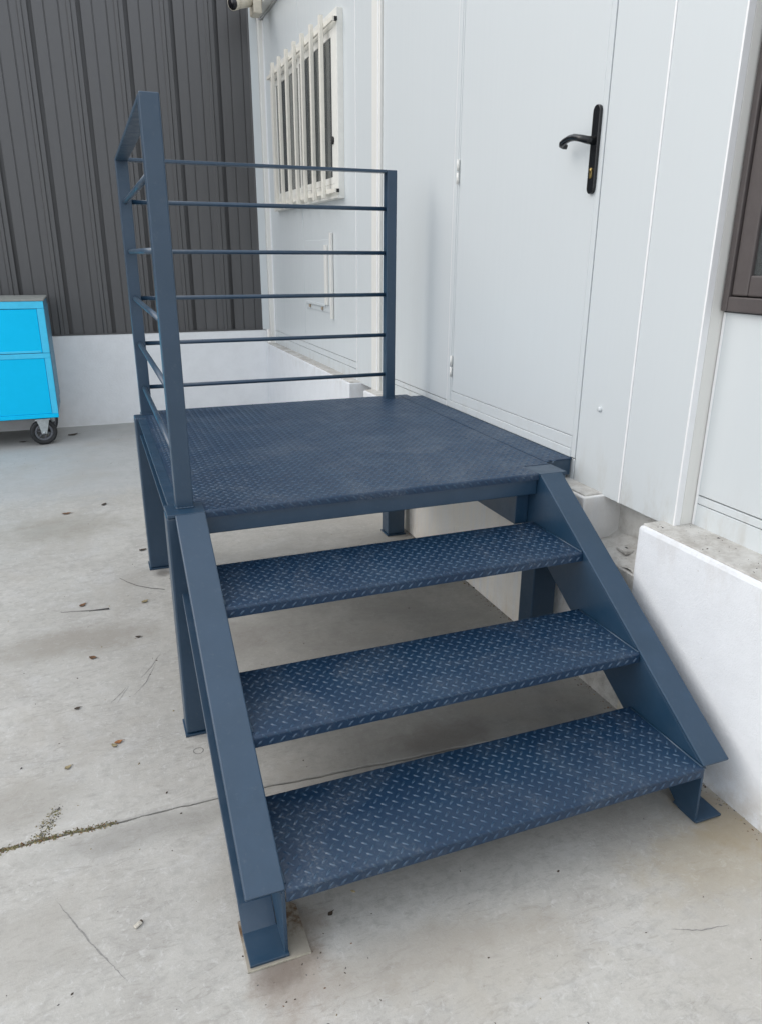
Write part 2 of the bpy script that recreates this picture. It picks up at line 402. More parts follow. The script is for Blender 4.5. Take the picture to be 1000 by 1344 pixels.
# jamb post on the corner
MB().box(XW - .0015, XW + .0215, -.3935, -.3870, Z0 - .012, ZT, BEAD, .0015).box(XW + .0220, XR + .005, -.3930, -.381, Z0 - .012, ZT, TRIM, .002).build('corner_post', cb)
# panel between post and seam, then panel up to the door
panel(-.3865, -.1425, Z0, ZT, t=.010); panel(-.1345, .113, Z0, ZT)
MB().box(XW - .0025, XW + .01, -.1420, -.1350, Z0, ZT, BEAD, .001).build('seam_bead', cb)
MB().box(XW - .0018, XW + .01, .117, .1415, .722, ZT, PANEL, .002).build('door_frame_jamb', cb)
MB().box(XW - .0025, XW + .01, 1.120, 1.152, .722, ZT, PANEL, .002).build('door_frame_jamb', cb)
MB().box(XW - .006, XW + .01, .139, 1.118, .722, .7515, PANEL, .002).build('door_sill', cb)
panel(.117, 1.152, Z0, .718)
panel(1.156, 2.015, .7475, ZT); panel(1.156, 2.015, .7185, .7435); panel(1.156, 2.015, Z0, .7150)
MB().box(XW - .002, XW + .01, 1.1525, 1.1555, Z0, ZT, BEAD).build('seam_bead', cb)
# door
dr = MB().box(XW - .001, XW + .03, .1425, 1.1035, .7975, 2.83, PANEL, .0025).build('door', cb)
dr['label'] = 'plain white flush door leaf'
MB().box(XW - .002, XW + .028, .1425, 1.1035, .7530, .7960, PANEL, .002).build('kick_rail', dr)
MB().box(XW - .001, XW + .02, 1.1055, 1.1180, .7545, 2.83, PANEL, .001).build('hinge_stile', dr)
for z in (1.732, .912):
    m = MB().tube([(XW - .009, 1.104, z - .048), (XW - .009, 1.104, z - .003)], .0055, TRIM, 10)
    m.tube([(XW - .009, 1.104, z + .003), (XW - .009, 1.104, z + .048)], .0055, TRIM, 10)
    m.tube([(XW - .009, 1.104, z - .0031), (XW - .009, 1.104, z + .0031)], .005, ZINC, 8)
    m.build('hinge', dr)
def stadium(yc, z0, z1, wd, n=9):
    r = wd / 2; p = []
    for i in range(n): a = math.pi * i / (n - 1); p.append((yc + r * math.cos(a), z1 - r + r * math.sin(a)))
    for i in range(n): a = math.pi + math.pi * i / (n - 1); p.append((yc + r * math.cos(a), z0 + r + r * math.sin(a)))
    return p
MB().prism(stadium(.155, 1.583, 1.838, .036), 'x', XW - .0125, XW - .0011, BLACK, .0022).build('handle_plate', dr)
lv = MB().tube([(XW - .012, .158, 1.737), (XW - .034, .158, 1.738), (XW - .047, .163, 1.741), (XW - .051, .178, 1.745), (XW - .051, .205, 1.750),
                (XW - .051, .232, 1.750), (XW - .051, .256, 1.745), (XW - .050, .273, 1.740), (XW - .046, .281, 1.737), (XW - .036, .283, 1.734), (XW - .026, .280, 1.732)],
               [.0125, .0115, .011, .0105, .0105, .0102, .010, .010, .0095, .009, .0075], BLACK, 14)
lv.build('lever_handle', dr)
MB().prism(stadium(.156, 1.628, 1.660, .0115), 'x', XW - .0155, XW - .011, BRASS, .001).tube([(XW - .0175, .156, 1.652), (XW - .013, .156, 1.652)], .0062, BRASS, 12).build('lock_cylinder', dr)
MB().tube([(XW - .0075, .004, .919), (XW - .006, .004, .919), (XW + .003, .004, .919)], [.004, .008, .010], PANEL, 14).build('screw_cap', cb)
# cover strip and far bay
MB().box(XW - .014, XW + .012, 2.02, 2.145, Z0 - .01, ZT, TRIM, .003).build('cover_strip', cb)
MB().box(XW - .019, XW + .012, 2.040, 2.052, Z0 - .008, ZT, BEAD, .002).build('seam_bead', cb)
panel(2.149, 2.4385, Z0, ZT); MB().box(XW - .0025, XW + .01, 2.4390, 2.4460, Z0, ZT, BEAD, .001).build('seam_bead', cb)
for a, b_ in ((2.4465, 3.632), (3.637, 4.640)):
    panel(a, b_, .757, ZT); panel(a, b_, .714, .754); panel(a, b_, Z0, .711)
MB().box(XW - .038, XW + .012, 4.645, YB - .012, Z0 - .01, 3.13, TRIM, .003).build('corner_trim', cb)
MB().box(XW - .010, XW + .002, 4.6405, 4.6445, Z0 - .005, 3.13, BEAD, .001).build('seam_bead', cb)
MB().box(1.2005, XW - .039, YB - .010, YB + .05, ZB + .004, 3.3, PANEL, .003).build('return_panel', cb)
# eaves beam
MB().box(XW - .075, XW + .03, -6, YB - .004, ZT + .018, ZT + .30, TRIM, .004).box(XW - .012, XW + .02, -6, YB - .014, ZT + .002, ZT + .016, GAP).build('eaves_beam', cb)
# barred far window
wf = thing('x', '', ''); bpy.data.objects.remove(wf)
FX = XW - .038
y0, y1, z0, z1 = 2.655, 4.335, 1.722, 2.722
m = MB()
m.box(FX, XW + .004, y0, y0 + .075, z0, z1, WINF, .003).box(FX, XW + .004, y1 - .075, y1, z0, z1, WINF, .003)
m.box(FX + .0005, XW + .004, y0 + .0755, y1 - .0755, z0, z0 + .085, WINF, .003).box(FX + .0005, XW + .004, y0 + .0755, y1 - .0755, z1 - .085, z1, WINF, .003)
win = m.build('window', cb)
win['label'] = 'white framed sliding window behind security bars'
def sash(a, b_, off):
    s_ = MB(); t = .040
    zz0, zz1 = z0 + .086, z1 - .086
    s_.box(FX + off, FX + off + .014, a, a + t, zz0, zz1, WINF, .002).box(FX + off, FX + off + .014, b_ - t, b_, zz0, zz1, WINF, .002)
    s_.box(FX + off + .0005, FX + off + .0135, a + t + .0005, b_ - t - .0005, zz0, zz0 + t, WINF, .002).box(FX + off + .0005, FX + off + .0135, a + t + .0005, b_ - t - .0005, zz1 - t, zz1, WINF, .002)
    s_.build('sash', win)
    MB().box(FX + off + .006, FX + off + .009, a + t, b_ - t, zz0 + t, zz1 - t, GLASS).build('pane', win)
sash(2.732, 3.52, .001); sash(3.48, 4.258, .0155)
MB().box(XW - .0035, XW - .0005, y0 + .076, y1 - .076, z0 + .086, z1 - .086, DARK).build('dark_room_behind', win)
for a, b_ in ((2.83, 2.90), (2.96, 3.03), (3.14, 3.31)):
    MB().box(XW - .0065, XW - .0040, a, b_, z0 + .09, z1 - .09, CURT).build('blind_strip', win)
MB().tube([(FX + .006, 2.752, 2.05), (FX - .008, 2.752, 2.05)], .022, DARK, 14).build('sash_latch', win)
MB().box(FX - .006, FX - .0005, y0 + .004, y1, z0 + .002, z0 + .016, WINF, .001).build('sill_strip', win)
gl = MB()
gl.box(1.232, 1.246, 2.64, 4.30, 2.648, 2.672, BARS, .002)
grl = gl.build('window_grille', cb)
MB().box(1.232, 1.246, 2.64, 4.30, 1.752, 1.776, BARS, .002).build('grille_rail', grl)
for yy in (2.648, 4.29):
    for zz in (2.66, 1.764): MB().box(1.2465, FX - .0005, yy - .010, yy + .010, zz - .010, zz + .010, DARK if yy < 3 else BARS, .001).build('fixing_block', grl)
for yy in (2.828, 3.033, 3.242, 3.441, 3.647, 3.860, 4.057):
    MB().box(1.209, 1.2315, yy - .020, yy + .012, 1.728, 2.715, BARS, .002).build('grille_bar', grl)
# small service hatch under the window
ht = MB().box(XW - .006, XW + .004, 2.935, 3.56, 1.02, 1.49, PANEL, .002)
ht.box(XW - .020, XW - .003, 2.902, 2.930, .985, 1.53, TRIM, .002).build('service_hatch', cb)
MB().box(XW - .022, XW - .0065, 3.000, 3.052, 1.070, 1.455, TRIM, .003).build('hatch_flap', cb)
MB().box(XW - .018, XW - .0065, 3.06, 3.55, 1.056, 1.072, PANEL, .002).box(XW - .016, XW - .0065, 3.13, 3.16, 1.03, 1.050, BEIGE, .002).box(XW - .016, XW - .0065, 3.44, 3.47, 1.03, 1.050, BEIGE, .002).build('hatch_shelf', cb)
# brown near window
m = MB(); b0, b1, c0, c1 = -1.80, -.3990, 1.2595, 2.455
m.box(XR - .018, XR + .02, b1 - .020, b1, c0, c1, BROWN, .003).box(XR - .018, XR + .02, b0, b0 + .02, c0, c1, BROWN, .003)
m.box(XR - .0175, XR + .02, b0 + .0205, b1 - .0205, c0, c0 + .038, BROWN, .003).box(XR - .0175, XR + .02, b0 + .0205, b1 - .0205, c1 - .038, c1, BROWN, .003)
wn = m.build('window', cb); wn['label'] = 'brown framed window at the right edge'
m = MB(); t = .052
m.box(XR - .010, XR + .016, b1 - .022 - t, b1 - .022, c0 + .0405, c1 - .0405, BROWN, .004).box(XR - .010, XR + .016, b0 + .022, b0 + .022 + t, c0 + .0405, c1 - .0405, BROWN, .004)
m.box(XR - .0095, XR + .016, b0 + .0225 + t, b1 - .0225 - t, c0 + .0405, c0 + .0405 + t, BROWN, .004).box(XR - .0095, XR + .016, b0 + .0225 + t, b1 - .0225 - t, c1 - .0405 - t, c1 - .0405, BROWN, .004)
m.build('sash', wn)
MB().box(XR + .001, XR + .004, b0 + .02 + t, b1 - .02 - t, c0 + .04 + t, c1 - .04 - t, GLASS).build('pane', wn)
MB().box(XR + .009, XR + .0102, b0 + .03, b1 - .03, c0 + .03, c1 - .03, DARK).build('dark_room_behind', wn)

# ------------------------------------------------------------------ security camera in the corner
sc_ = thing('security_camera', 'small cream bullet security camera high in the far corner', 'camera', (1.2, 4.45, 3.16))
MB().box(1.155, 1.222, 4.30, 4.44, 3.085, 3.33, CAMW, .010).build('junction_box', sc_)
MB().tube([(1.15, 4.37, 3.25), (1.11, 4.36, 3.19), (1.07, 4.34, 3.17)], .018, CAMW, 12).build('bracket_arm', sc_)
p0 = Vector((1.13, 4.34, 3.165)); d = Vector((-.72, -.60, -.30)).normalized()
MB().tube([p0, p0 + d * .155], .040, CAMW, 18).tube([p0 + d * .150, p0 + d * .195], [.0445, .046], CAMW, 18).build('camera_body', sc_)
MB().tube([p0 + d * .190, p0 + d * .1965], .041, LENS, 18).tube([p0 + d * .1966, p0 + d * .200], .016, LENS, 14).build('lens', sc_)

# ------------------------------------------------------------------ blue steel landing with steps
st = thing('steel_landing_steps', 'dark blue painted steel landing with three diamond plate steps and railing', 'staircase', (.54, .7, 0))
LG = .0065
def lozenges(m, fpos, u0, u1, s0, s1, keep=None, p=.01385, ps=.0165, ph=0.0):
    """raised bars laid in the two-way pattern on a plate; fpos(u, s, h) gives the point at height h"""
    i0, i1 = math.ceil(u0 / p), math.floor(u1 / p); j0, j1 = math.ceil((s0 - ph) / ps), math.floor((s1 - ph) / ps)
    L, Wd, hh = .0110, .0032, .0021
    vs = []; fs = []
    for i in range(i0, i1 + 1):
        for j in range(j0, j1 + 1):
            if (i + j) % 2: continue
            a = R(45) if i % 2 else R(-45)
            a += random.uniform(-.05, .05)
            cu, cs_ = i * p, j * ps + ph
            if keep and not keep(cu, cs_): continue
            du, ds = math.cos(a), math.sin(a)
            base = len(vs)
            for (l, q, h) in ((-L, 0, 0), (-L * .5, -Wd, 0), (L * .5, -Wd, 0), (L, 0, 0), (L * .5, Wd, 0), (-L * .5, Wd, 0),
                              (-L * .55, 0, hh * .85), (-L * .3, -Wd * .45, hh), (L * .3, -Wd * .45, hh), (L * .55, 0, hh * .85), (L * .3, Wd * .45, hh), (-L * .3, Wd * .45, hh)):
                u = cu + du * l - ds * q; s = cs_ + ds * l + du * q
                u = min(max(u, u0 - .006), u1 + .006)
                vs.append(fpos(u, s, h - (.0002 if h == 0 else 0)))
            for t in range(6): fs.append([base + t, base + (t + 1) % 6, base + 6 + (t + 1) % 6, base + 6 + t])
            fs.append([base + 6 + t for t in range(6)])
    m.quads(vs, fs, CREST, True)
def nose(yf, z, rad, lip):
    """maps distance s behind the nose (negative runs over the bend and down the lip) to y, z, normal"""
    arc = rad * math.pi / 2
    def f(s, h=0.0):
        s2 = s - rad
        if s2 >= 0: return (yf + rad + s2, z + h)
        if -s2 <= arc:
            a = -s2 / rad; return (yf + rad - (rad + h) * math.sin(a), z - rad + (rad + h) * math.cos(a))
        return (yf - h, z - rad - (-s2 - arc))
    return f, rad - arc - (lip - rad)
def folded_plate(name, x0, x1, yf, yb, z, lip, back, parent, thick=.005, rad=.007):
    f, smin = nose(yf, z, rad, lip); fi, _ = nose(yf + thick, z - thick, max(rad - thick, .001), lip)
    arc = rad * math.pi / 2
    ss = [yb - yf] + [rad - arc * t / 6 for t in range(7)] + [smin]
    out = [f(s) for s in ss]
    if back: out = [(yb, z - back)] + [(yb, z - .003), (yb - .003, z)] + out[1:]
    inn = [(yf + thick, z - lip), (yf + thick, z - thick)] + ([(yb - thick, z - thick), (yb - thick, z - back)] if back else [(yb, z - thick)])
    m = MB().prism(out + inn, 'x', x0, x1, PLATE)
    o = m.build(name, parent)
    return o, f, smin
def channel(side):
    """folded stringer channel opening outwards; side -1 left, +1 right"""
    xi = 0 if side < 0 else W
    def X(a): return xi + side * a
    web = [(.085, H - .0105), (-.007, H - .0105), (-.835, .1695), (-.8385, .0005), (-.778, .0005), (-.765, .012), (-.722, .046), (-.532, .148), (.085, .527)]
    m = MB().prism(web, 'x', min(X(0), X(.0075)), max(X(0), X(.0075)), BLUE, .0012)
    t = .010
    # top flange along the slope
    a = Vector((-.007, H - .0002)); b_ = Vector((-.8385, .1790)); n = Vector((.545, -.838)) * t
    n = Vector(((b_ - a).normalized().y, -(b_ - a).normalized().x)) * t
    if n.y > 0: n = -n
    x0, x1 = min(X(-.0004), X(.082)), max(X(-.0004), X(.082))
    m.prism([tuple(a), tuple(b_), tuple(b_ + n), (a.x, a.y - .014)], 'x', x0, x1, BLUE, .0030)
    # bottom flange: inner face from the ground up to the post
    x0, x1 = min(X(.008), X(.082)), max(X(.008), X(.082))
    m.prism([(-.772, .0015), (-.762, .0015), (-.712, .043), (-.526, .143), (.084, .519), (.084, .531), (-.530, .155), (-.722, .052)], 'x', x0, x1, BLUE, .0012)
    o = m.build('stringer', st)
    # weld bead where web meets flange
    k = MB(); k.tube([(X(.0095), a.x - .004, a.y - .016), (X(.0095), b_.x + .004, b_.y - .012)], .0024, BLUE, 6)
    k.build('weld_bead', o)
    MB().box(min(X(-.001), X(.082)), max(X(-.001), X(.082)), -.845, -.7605, .0042, .0105, BLUE, .001).build('base_plate', o)
    MB().box(min(X(-.001), X(.102)), max(X(-.001), X(.102)), -.006, .090, H - .0098, H, BLUE, .0015).build('cap_plate', o)
    return o
channel(-1); channel(1)
def leg(x0, x1, y0, y1, top=H - .0105):
    o = MB().box(x0, x1, y0, y1, .0085, top, BLUE, .006, 3).build('leg', st)
    MB().box(x0 - .0045, x1 + .0045, y0 - .0045, y1 + .0045, .0005, .008, BLUE, .0012).build('base_plate', o)
    return o
leg(-.105, -.0095, -.001, .082); leg(W + .0095, W + .105, -.001, .082)
leg(-.105, -.012, 1.346, 1.436, H - .0008); leg(W + .011, W + .104, 1.370, 1.460, H - .0055)
# perimeter frame: front and back tubes, side channels open outwards
MB().box(.0005, W - .0005, .0085, .050, .647, .7005, BLUE, .003).build('front_beam', st)
MB().box(-.0115, W + .0105, 1.400, 1.450, .640, .7145, BLUE, .003).build('back_beam', st)
for side, xi in ((-1, 0), (1, W)):
    def X(a): return xi + side * a
    a, b_ = sorted((X(.045), X(.051))); c_, d_ = sorted((X(.0515), X(.090)))
    m = MB().box(a, b_, .083, 1.3455, .640, .7145, BLUE, .001)
    m.box(c_, d_, .083, 1.3455, .7065, .7145, BLUE, .0015).box(c_, d_, .083, 1.3455, .640, .648, BLUE, .0015)
    m.build('side_beam', st)
MB().box(W - .050, W - .0008, .0515, 1.3690, .530, .6395, BLUE, .003).build('side_beam', st)
for yy in (.42, .90): MB().box(.0, W, yy, yy + .04, .655, .7145, BLUE, .002).build('cross_beam', st)
# landing deck plate
o, f, smin = folded_plate('deck_plate', .0012, W - .0012, .0, 1.489, H, .021, 0, st)
MB().prism([(-.058, .0915), (.001, .0915), (.001, 1.4885), (-.058, 1.4885)], 'z', H - .005, H - .0001, PLATE).build('deck_edge', o)
MB().prism([(W - .001, .0945), (1.1808, .0945), (1.1808, 1.432), (1.236, 1.432), (1.236, 1.4885), (W - .001, 1.4885)], 'z', H - .005, H - .0001, PLATE).build('deck_edge', o)
def keep(u, s):
    if u < .004 or u > W - .004: return s > .098
    return s < 1.480
m = MB()
def keep2(u, s):
    if not keep(u, s): return False
    if u > 1.176 and .125 < s < 1.435: return False
    if -.080 < u < -.016 and 1.40 < s < 1.47: return False
    if 1.085 < u < 1.150 and 1.40 < s < 1.47: return False
    return True
lozenges(m, lambda u, s, h: (u, *f(s, h)), -.052, 1.230, smin + .004, 1.482, keep2, ph=-.0085)
m.build('raised_pattern', o, kind='stuff')
# strip bridging to the door
tp = MB().prism([(1.183, .128), (XW - .004, .128), (XW - .004, 1.430), (1.183, 1.430)], 'z', H - .0042, H + .0010, PLATE, .0006).build('threshold_plate', st)
m = MB(); lozenges(m, lambda u, s, h: (u, s, H + .0009 + h), 1.190, XW - .010, .134, 1.424); m.build('raised_pattern', tp, kind='stuff')
MB().box(1.1935, XW - .006, .131, .150, H - .060, H - .0052, BLUE, .001).build('support_angle', st)
# treads
for yf, z, off in ((-.2685, .5440, .004), (-.5640, .3560, .0), (-.8390, .1745, .002)):
    td, f, smin = folded_plate('tread', .0012, W - .0012, yf, yf + .291, z, .029, .029, st)
    m = MB()
    lozenges(m, lambda u, s, h: (u, *f(s, h)), .008, W - .008, smin + .004, .283)
    m.build('raised_pattern', td, kind='stuff')
    k = MB(); k2 = MB()
    k.tube([(.0035, yf + .02, z + .0005), (.0035, yf + .28, z + .0005)], .003, BLUE, 6)
    k2.tube([(W - .0035, yf + .004, z + .0005), (W - .0035, yf + .28, z + .0005)], .003, BLUE, 6); k.build('weld_bead', td); k2.build('weld_bead', td)
# railing
ZR = 1.760
def post(x0, y0, zb, w_=.048):
    o = MB().box(x0, x0 + w_, y0, y0 + w_, zb, ZR - .0002, BLUE, .0035, 3).build('railing_post', st)
    k = MB(); n = 14
    for q in range(4):
        ax, ay = [(x0, y0), (x0 + w_, y0), (x0 + w_, y0 + w_), (x0, y0 + w_)][q]; bx, by = [(x0 + w_, y0), (x0 + w_, y0 + w_), (x0, y0 + w_), (x0, y0)][q]
        pts = [(ax + (bx - ax) * i / n, ay + (by - ay) * i / n, zb + .001) for i in range(n + 1)]
        k.tube(pts, [.0028 + .0009 * math.sin(i * 2.1 + q) for i in range(n + 1)], BLUE, 6)
    k.build('weld_bead', o)
    return o
post(-.072, .044, H + .0003); post(-.072, 1.412, H + .0003); post(1.0925, 1.412, H + .0003)
MB().box(-.072, -.024, .0925, 1.4115, ZR - .012, ZR, BLUE, .002).build('handrail', st)
MB().box(-.0235, 1.0920, 1.412, 1.460, ZR - .012, ZR, BLUE, .002).build('handrail', st)
for z in (1.597, 1.405, 1.217, 1.028, .838):
    MB().tube([(-.048, .091, z), (-.048, 1.413, z)], .0095, BLUE, 14).build('rail_bar', st)
    MB().tube([(-.0245, 1.436, z), (1.0935, 1.436, z)], .0090, BLUE, 14).build('rail_bar', st)
# bare steel shim under the left foot
t = MB().prism([(-.088, -.850), (.046, -.850), (.046, -.722), (.028, -.700), (-.086, -.722)], 'z', .0003, .0040, RUST)
t.box(-.088, .046, -.8512, -.8500, .0003, .0040, SHIM)
tag(t.build('shim_plate'), 'thin rusty steel plate under the left foot of the steps', 'plate')

# ------------------------------------------------------------------ blue cabinet on castors
ct = thing('rolling_cabinet', 'bright cyan metal cabinet on castors at the left edge', 'cabinet', (-.95, 4.38, 0))
cx1 = -.541; cx0 = -1.75; cy0 = 4.07; cy1 = 4.67; cz0 = .225; cz1 = 1.068
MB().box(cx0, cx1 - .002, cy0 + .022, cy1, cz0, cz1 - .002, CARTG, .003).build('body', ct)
MB().box(cx0 - .01, cx1 + .006, cy0 - .004, cy1 + .004, cz1, cz1 + .014, CARTT, .003).build('top_plate', ct)
m = MB().box(cx0, cx1, cy0, cy0 + .0215, cz1 - .052, cz1 - .001, CYAN2, .003)
m.box(cx1 - .048, cx1, cy0 + .0005, cy0 + .0215, .6985, cz1 - .053, CYAN2, .003)
m.build('upper_frame', ct)
MB().box(cx0, cx1 - .050, cy0 + .004, cy0 + .0215, .700, cz1 - .056, CYAN, .003).box(cx0, cx1 - .060, cy0 + .001, cy0 + .005, .700, .716, CYAN2, .002).build('flap_door', ct)
m = MB().box(cx0, cx1, cy0 + .0005, cy0 + .0215, .660, .6955, CYAN2, .003).box(cx1 - .042, cx1, cy0 + .0008, cy0 + .0215, cz0 + .020, .6595, CYAN2, .003)
m.box(cx0, cx1, cy0 + .0006, cy0 + .0215, cz0 - .012, cz0 + .0195, CYAN, .003); m.build('lower_frame', ct)
MB().box(cx0, cx1 - .044, cy0 + .005, cy0 + .0215, cz0 + .0205, .6590, CYAN, .003).build('lower_door', ct)
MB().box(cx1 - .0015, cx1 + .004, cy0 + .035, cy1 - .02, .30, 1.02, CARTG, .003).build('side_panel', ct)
MB().box(cx0, cx1 - .01, cy0 + .03, cy1 - .01, cz0 - .020, cz0 - .001, DARK, .002).build('underframe', ct)
def castor(x, y, yaw):
    r = .098; dx, dy = math.cos(yaw), math.sin(yaw); nx, ny = -dy, dx
    k = thing('q', '', ''); bpy.data.objects.remove(k)
    root = MB()
    T = Matrix.Translation((x, y, 0)) @ Matrix.Rotation(yaw, 4, 'Z')
    root.box(-.055, .055, -.042, .042, .193, .205, ZINC, .002, mat=T)
    for sgn in (-1, 1):
        b = bmesh.new(); pts = [(-.045, .195), (.045, .195), (.034, .150), (.018, .088), (-.018, .088), (-.030, .150)]
        a_ = [b.verts.new(T @ Vector((px_, sgn * .034, pz))) for px_, pz in pts]; c_ = [b.verts.new(T @ Vector((px_, sgn * .030, pz))) for px_, pz in pts]
        b.faces.new(a_); b.faces.new(c_[::-1])
        for i in range(6): b.faces.new([a_[i], c_[i], c_[(i + 1) % 6], a_[(i + 1) % 6]])
        bmesh.ops.recalc_face_normals(b, faces=b.faces[:]); root._add(b, ZINC)
    f = root.build('castor', ct)
    def ring(prof, mt, mm, seg=36):
        vs = []; fs = []
        for j in range(seg):
            a = 2 * math.pi * j / seg
            for (rr, off) in prof: vs.append(T @ Vector((rr * math.cos(a), off, r + rr * math.sin(a))))
        n = len(prof)
        for j in range(seg):
            for i in range(n): fs.append([j * n + i, j * n + (i + 1) % n, ((j + 1) % seg) * n + (i + 1) % n, ((j + 1) % seg) * n + i])
        mm.quads(vs, fs, mt, True)
    mm = MB(); ring([(.066, -.020), (.088, -.022), (.096, -.015), (r, -.005), (r, .005), (.096, .015), (.088, .022), (.066, .020)], RUBBER, mm); mm.build('tyre', f)
    mm = MB(); ring([(.050, -.018), (.066, -.019), (.066, .019), (.050, .018)], HUB, mm); ring([(.004, -.024), (.022, -.024), (.022, .024), (.004, .024)], HUB, mm)
    for q in range(6):
        a = q * math.pi / 3 + .3
        TT = T @ Matrix.Translation((0, 0, r)) @ Matrix.Rotation(a, 4, 'Y')
        mm.box(.020, .052, -.010, .010, -.006, .006, HUB, .002, mat=TT)
    mm.tube([T @ Vector((0, -.040, r)), T @ Vector((0, .040, r))], .009, ZINC, 10)
    mm.build('wheel_rim', f)
castor(-.666, 4.125, R(12)); castor(-.640, 4.56, R(60)); castor(-1.60, 4.125, R(0)); castor(-1.60, 4.56, R(0))

# ------------------------------------------------------------------ litter, weeds and marks on the concrete
def leaf(x, y, s, rot, m, label, curl=.3, cat='dry leaf'):
    s *= .82; rot += random.uniform(-.5, .5)
    n = 6; vs = []; fs = []
    for i in range(n + 1):
        t = i / n; wd = math.sin(math.pi * min(1, t * 1.05 + .02)) ** .8 * .32 * s * random.uniform(.75, 1.2)
        for q in (-1, 0, 1):
            vs.append(Vector(((t - .5) * s, q * wd, .0025 + curl * s * (.10 * abs(q) + .22 * (t - .5) ** 2 * 4) + random.uniform(0, .0012))))
    for i in range(n):
        for q in (0, 1): fs.append([i * 3 + q, (i + 1) * 3 + q, (i + 1) * 3 + q + 1, i * 3 + q + 1])
    T = Matrix.Translation((x, y, 0)) @ Matrix.Rotation(rot, 4, 'Z')
    k = len(vs); vs = [T @ v for v in vs]; vs += [v + Vector((0, 0, -.0006)) for v in vs]
    fs += [[k + a for a in f_[::-1]] for f_ in fs[:]]
    b = MB().quads(vs, fs, m, True)
    b.tube([T @ Vector((s * .45, 0, .003)), T @ Vector((s * .62, s * .05, .002)), T @ Vector((s * .78, s * .03, .0015))], .0006, m, 5)
    return tag(b.build('dry_leaf'), label, cat)
LV = [(-.303, .043, .030, .3, LEAFO, 'orange brown crumpled leaf left of the front left leg'),
      (-.316, .030, .026, 2.6, STRAW, 'pale straw fragment touching the orange leaf left of the steps'),
      (-.444, -.029, .026, .9, STRAW, 'pale withered fragment on the open concrete left of the orange leaf'),
      (-.402, 1.064, .042, .2, LEAFM, 'small brown leaf beside the straight twig'),
      (-.157, 1.009, .040, .7, STRAW, 'tan curled leaf just left of the landing, near the curved stalk'),
      (-.369, .595, .036, -.2, LEAFM, 'brown leaf alone midway on the concrete left of the steps'),
      (-.203, .699, .026, 0, LEAFD, 'dark leaf scrap close to the left side of the landing'),
      (-.486, 2.328, .060, .1, LEAFM, 'reddish brown leaf on the floor before the cabinet, nearer of two'),
      (-.284, 2.425, .052, .5, LEAFD, 'grey brown leaf left of the rear landing leg'),
      (-.122, 1.614, .045, .2, LEAFD, 'dark leaf touching the rear left leg of the landing'),
      (-.420, .274, .026, .3, LEAFD, 'dark leaf scrap left of the front leg, above the orange leaf'),
      (.505, 1.23, .045, .3, LEAFO, 'orange brown leaf under the landing'),
      (.235, 1.13, .045, .1, LEAFO, 'orange chip on the floor under the landing, near the front'),
      (-.470, 4.38, .10, .1, LEAFD, 'dark flat leaf on the floor right of the cabinet castor'),
      (-.83, 4.25, .07, .2, LEAFD, 'dark leaf on the floor beneath the cyan cabinet'),
      (.113, -.772, .020, .2, LEAFD, 'dark leaf scrap right of the rusty shim plate')]
for a in LV: leaf(*a)
def twig(pts, r, m, name, label): tag(MB().tube(pts, r, m, 6).build(name), label, 'twig')
twig([(-.246, 1.300, .002), (-.215, 1.24, .003), (-.175, 1.185, .002), (-.120, 1.135, .003), (-.066, 1.105, .002)], [.0007, .001, .0012, .0012, .0009], TAR, 'curved_stalk', 'thin curved stalk lying left of the landing legs')
twig([(-.486, 1.024, .002), (-.42, 1.010, .003), (-.37, .997, .003), (-.30, .988, .004)], [.0007, .001, .0018, .0032], TAR, 'twig', 'straight thin twig lying on the open concrete at left')
# white chip in the foreground
m = MB(); T = Matrix.Translation((-.292, -.651, .003)) @ Matrix.Rotation(.6, 4, 'Z')
m.box(-.009, .009, -.005, .005, -.002, .003, CHIP, .0018, mat=T); m.box(.004, .013, -.001, .006, -.002, .0015, LEAFD, .001, mat=T)
tag(m.build('stone_chip'), 'small whitish chip on the foreground concrete left of the steps', 'stone')
# filled drill plug in the slab
m = MB(); vs = []; fs = []
for j in range(28):
    a = 2 * math.pi * j / 28; rr = .0135 + .0006 * math.sin(3 * a)
    for q in (0, .0016): vs.append((-.083 + (rr + q) * math.cos(a), -.082 + (rr + q) * math.sin(a), .0006))
for j in range(28): fs.append([2 * j, 2 * j + 1, 2 * ((j + 1) % 28) + 1, 2 * ((j + 1) % 28)])
m.quads(vs, fs, TAR).build('plug_ring', gr)
# long scratches and hairlines
def mark(pts, wd, m=TAR):
    vs = []; fs = []; pts = [Vector((*p, .0005)) for p in pts]; n = len(pts)
    sub = []
    for i in range(n - 1):
        for t in range(8): sub.append(pts[i].lerp(pts[i + 1], t / 8) + Vector((random.uniform(-1, 1), random.uniform(-1, 1), 0)) * .0012)
    sub.append(pts[-1]); n = len(sub)
    for i, p in enumerate(sub):
        d_ = (sub[min(i + 1, n - 1)] - sub[max(i - 1, 0)]).normalized(); c_ = Vector((-d_.y, d_.x, 0))
        ww = wd * math.sin(math.pi * (i + .4) / (n + .2)) * random.uniform(.35, 1.2)
        vs += [p - c_ * ww, p + c_ * ww]
    for i in range(n - 1): fs.append([2 * i, 2 * i + 2, 2 * i + 3, 2 * i + 1][::-1])
    MB().quads(vs, fs, m).build('scratch_mark', gr)
SCR = mat_simple('faint_scratch', (.31, .30, .285), .85, vary=.4, scale=150)
mark([(-.466, -.509), (-.43, -.58), (-.39, -.66), (-.35, -.73), (-.321, -.781)], .0020, SCR)
mark([(-.133, .548), (-.18, .45), (-.214, .394)], .0022, SCR); mark([(-.150, .50), (-.20, .36), (-.245, .29)], .0014, SCR)
mark([(-.265, .352), (-.29, .31), (-.32, .269)], .0020, SCR); mark([(-.255, .36), (-.30, .26)], .0014, SCR)
mark([(.79, -1.07), (.86, -1.10), (.93, -1.11)], .0016, SCR)
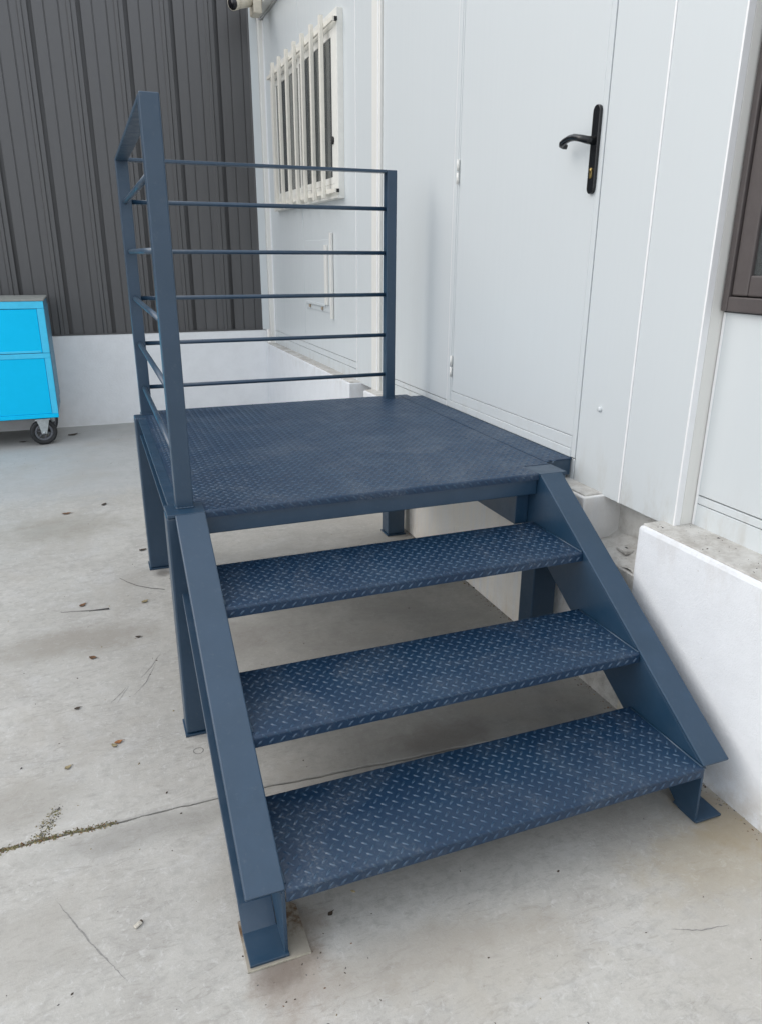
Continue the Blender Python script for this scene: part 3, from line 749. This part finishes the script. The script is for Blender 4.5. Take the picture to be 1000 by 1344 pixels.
def specks(name, label, n, area, smin, smax, mats, seed, zfun=None, gauss=False):
    rd = random.Random(seed); m = MB(); by = {}
    for _ in range(n):
        xx, yy = area(rd); s = rd.uniform(smin, smax) * (1 if rd.random() < .85 else 1.8); a = rd.uniform(0, 6.28)
        mt = rd.choice(mats); L = by.setdefault(mt.name, (mt, [], [])); vs, fs = L[1], L[2]; k = len(vs)
        nn = 5; pts = []
        for j in range(nn):
            t = 2 * math.pi * j / nn; rr = s * rd.uniform(.5, 1.1)
            px_, py_ = rr * math.cos(t), rr * .55 * math.sin(t)
            pts.append((xx + px_ * math.cos(a) - py_ * math.sin(a), yy + px_ * math.sin(a) + py_ * math.cos(a)))
        for q in pts: vs.append((q[0], q[1], .0001))
        vs.append((xx, yy, s * rd.uniform(.35, .9)))
        for j in range(nn): fs.append([k + j, k + (j + 1) % nn, k + nn])
    for mt, vs, fs in by.values(): m.quads(vs, fs, mt)
    return m.build(name, kind='stuff', label=label, category='debris')
specks('scattered_grit', 'tiny dark grit and soil crumbs scattered over the concrete', 420,
       lambda r: (r.uniform(-1.1, 1.2), -1.2 + 5.8 * r.random() ** 1.3), .0012, .0042, [LEAFD, TAR, LEAFD, STRAW], 3)
specks('joint_weeds', 'dry yellow green moss and weed crumbs in the slab joint', 900,
       lambda r: (lambda x_: (x_, joint(x_) + r.gauss(0, .0055)))(-.66 + .34 * r.random() ** 1.3), .0010, .0036, [MOSS, STRAW, MOSS, LEAFM], 5)
specks('joint_weeds', 'tuft of dry moss spreading above the slab joint', 420,
       lambda r: (lambda t: (-.505 + .035 * t + r.gauss(0, .010), -.295 + .10 * t + r.gauss(0, .009)))(r.random() ** 1.5), .0009, .0034, [MOSS, STRAW, TAR], 6)
specks('wall_foot_dirt', 'soil crumbs and dust gathered along the foot of the white plinth', 500,
       lambda r: (XP - abs(r.gauss(0, .018)), r.uniform(-1.15, 1.5)), .0012, .0045, [LEAFD, STRAW, TAR, LEAFM], 8)
specks('ledge_dirt', 'dirt crumbs on the plinth ledge below the cabin panels', 60,
       lambda r: (XP + r.uniform(.02, .13), r.uniform(-1.1, -.36)), .0012, .0035, [LEAFD, TAR], 9).location.z = ZP + .0015
specks('foot_rust_crumbs', 'rust flakes on the concrete around the left foot of the steps', 26,
       lambda r: (r.gauss(.01, .07), -.90 + r.gauss(0, .045)), .0010, .0034, [LEAFM, LEAFD, TAR], 11)
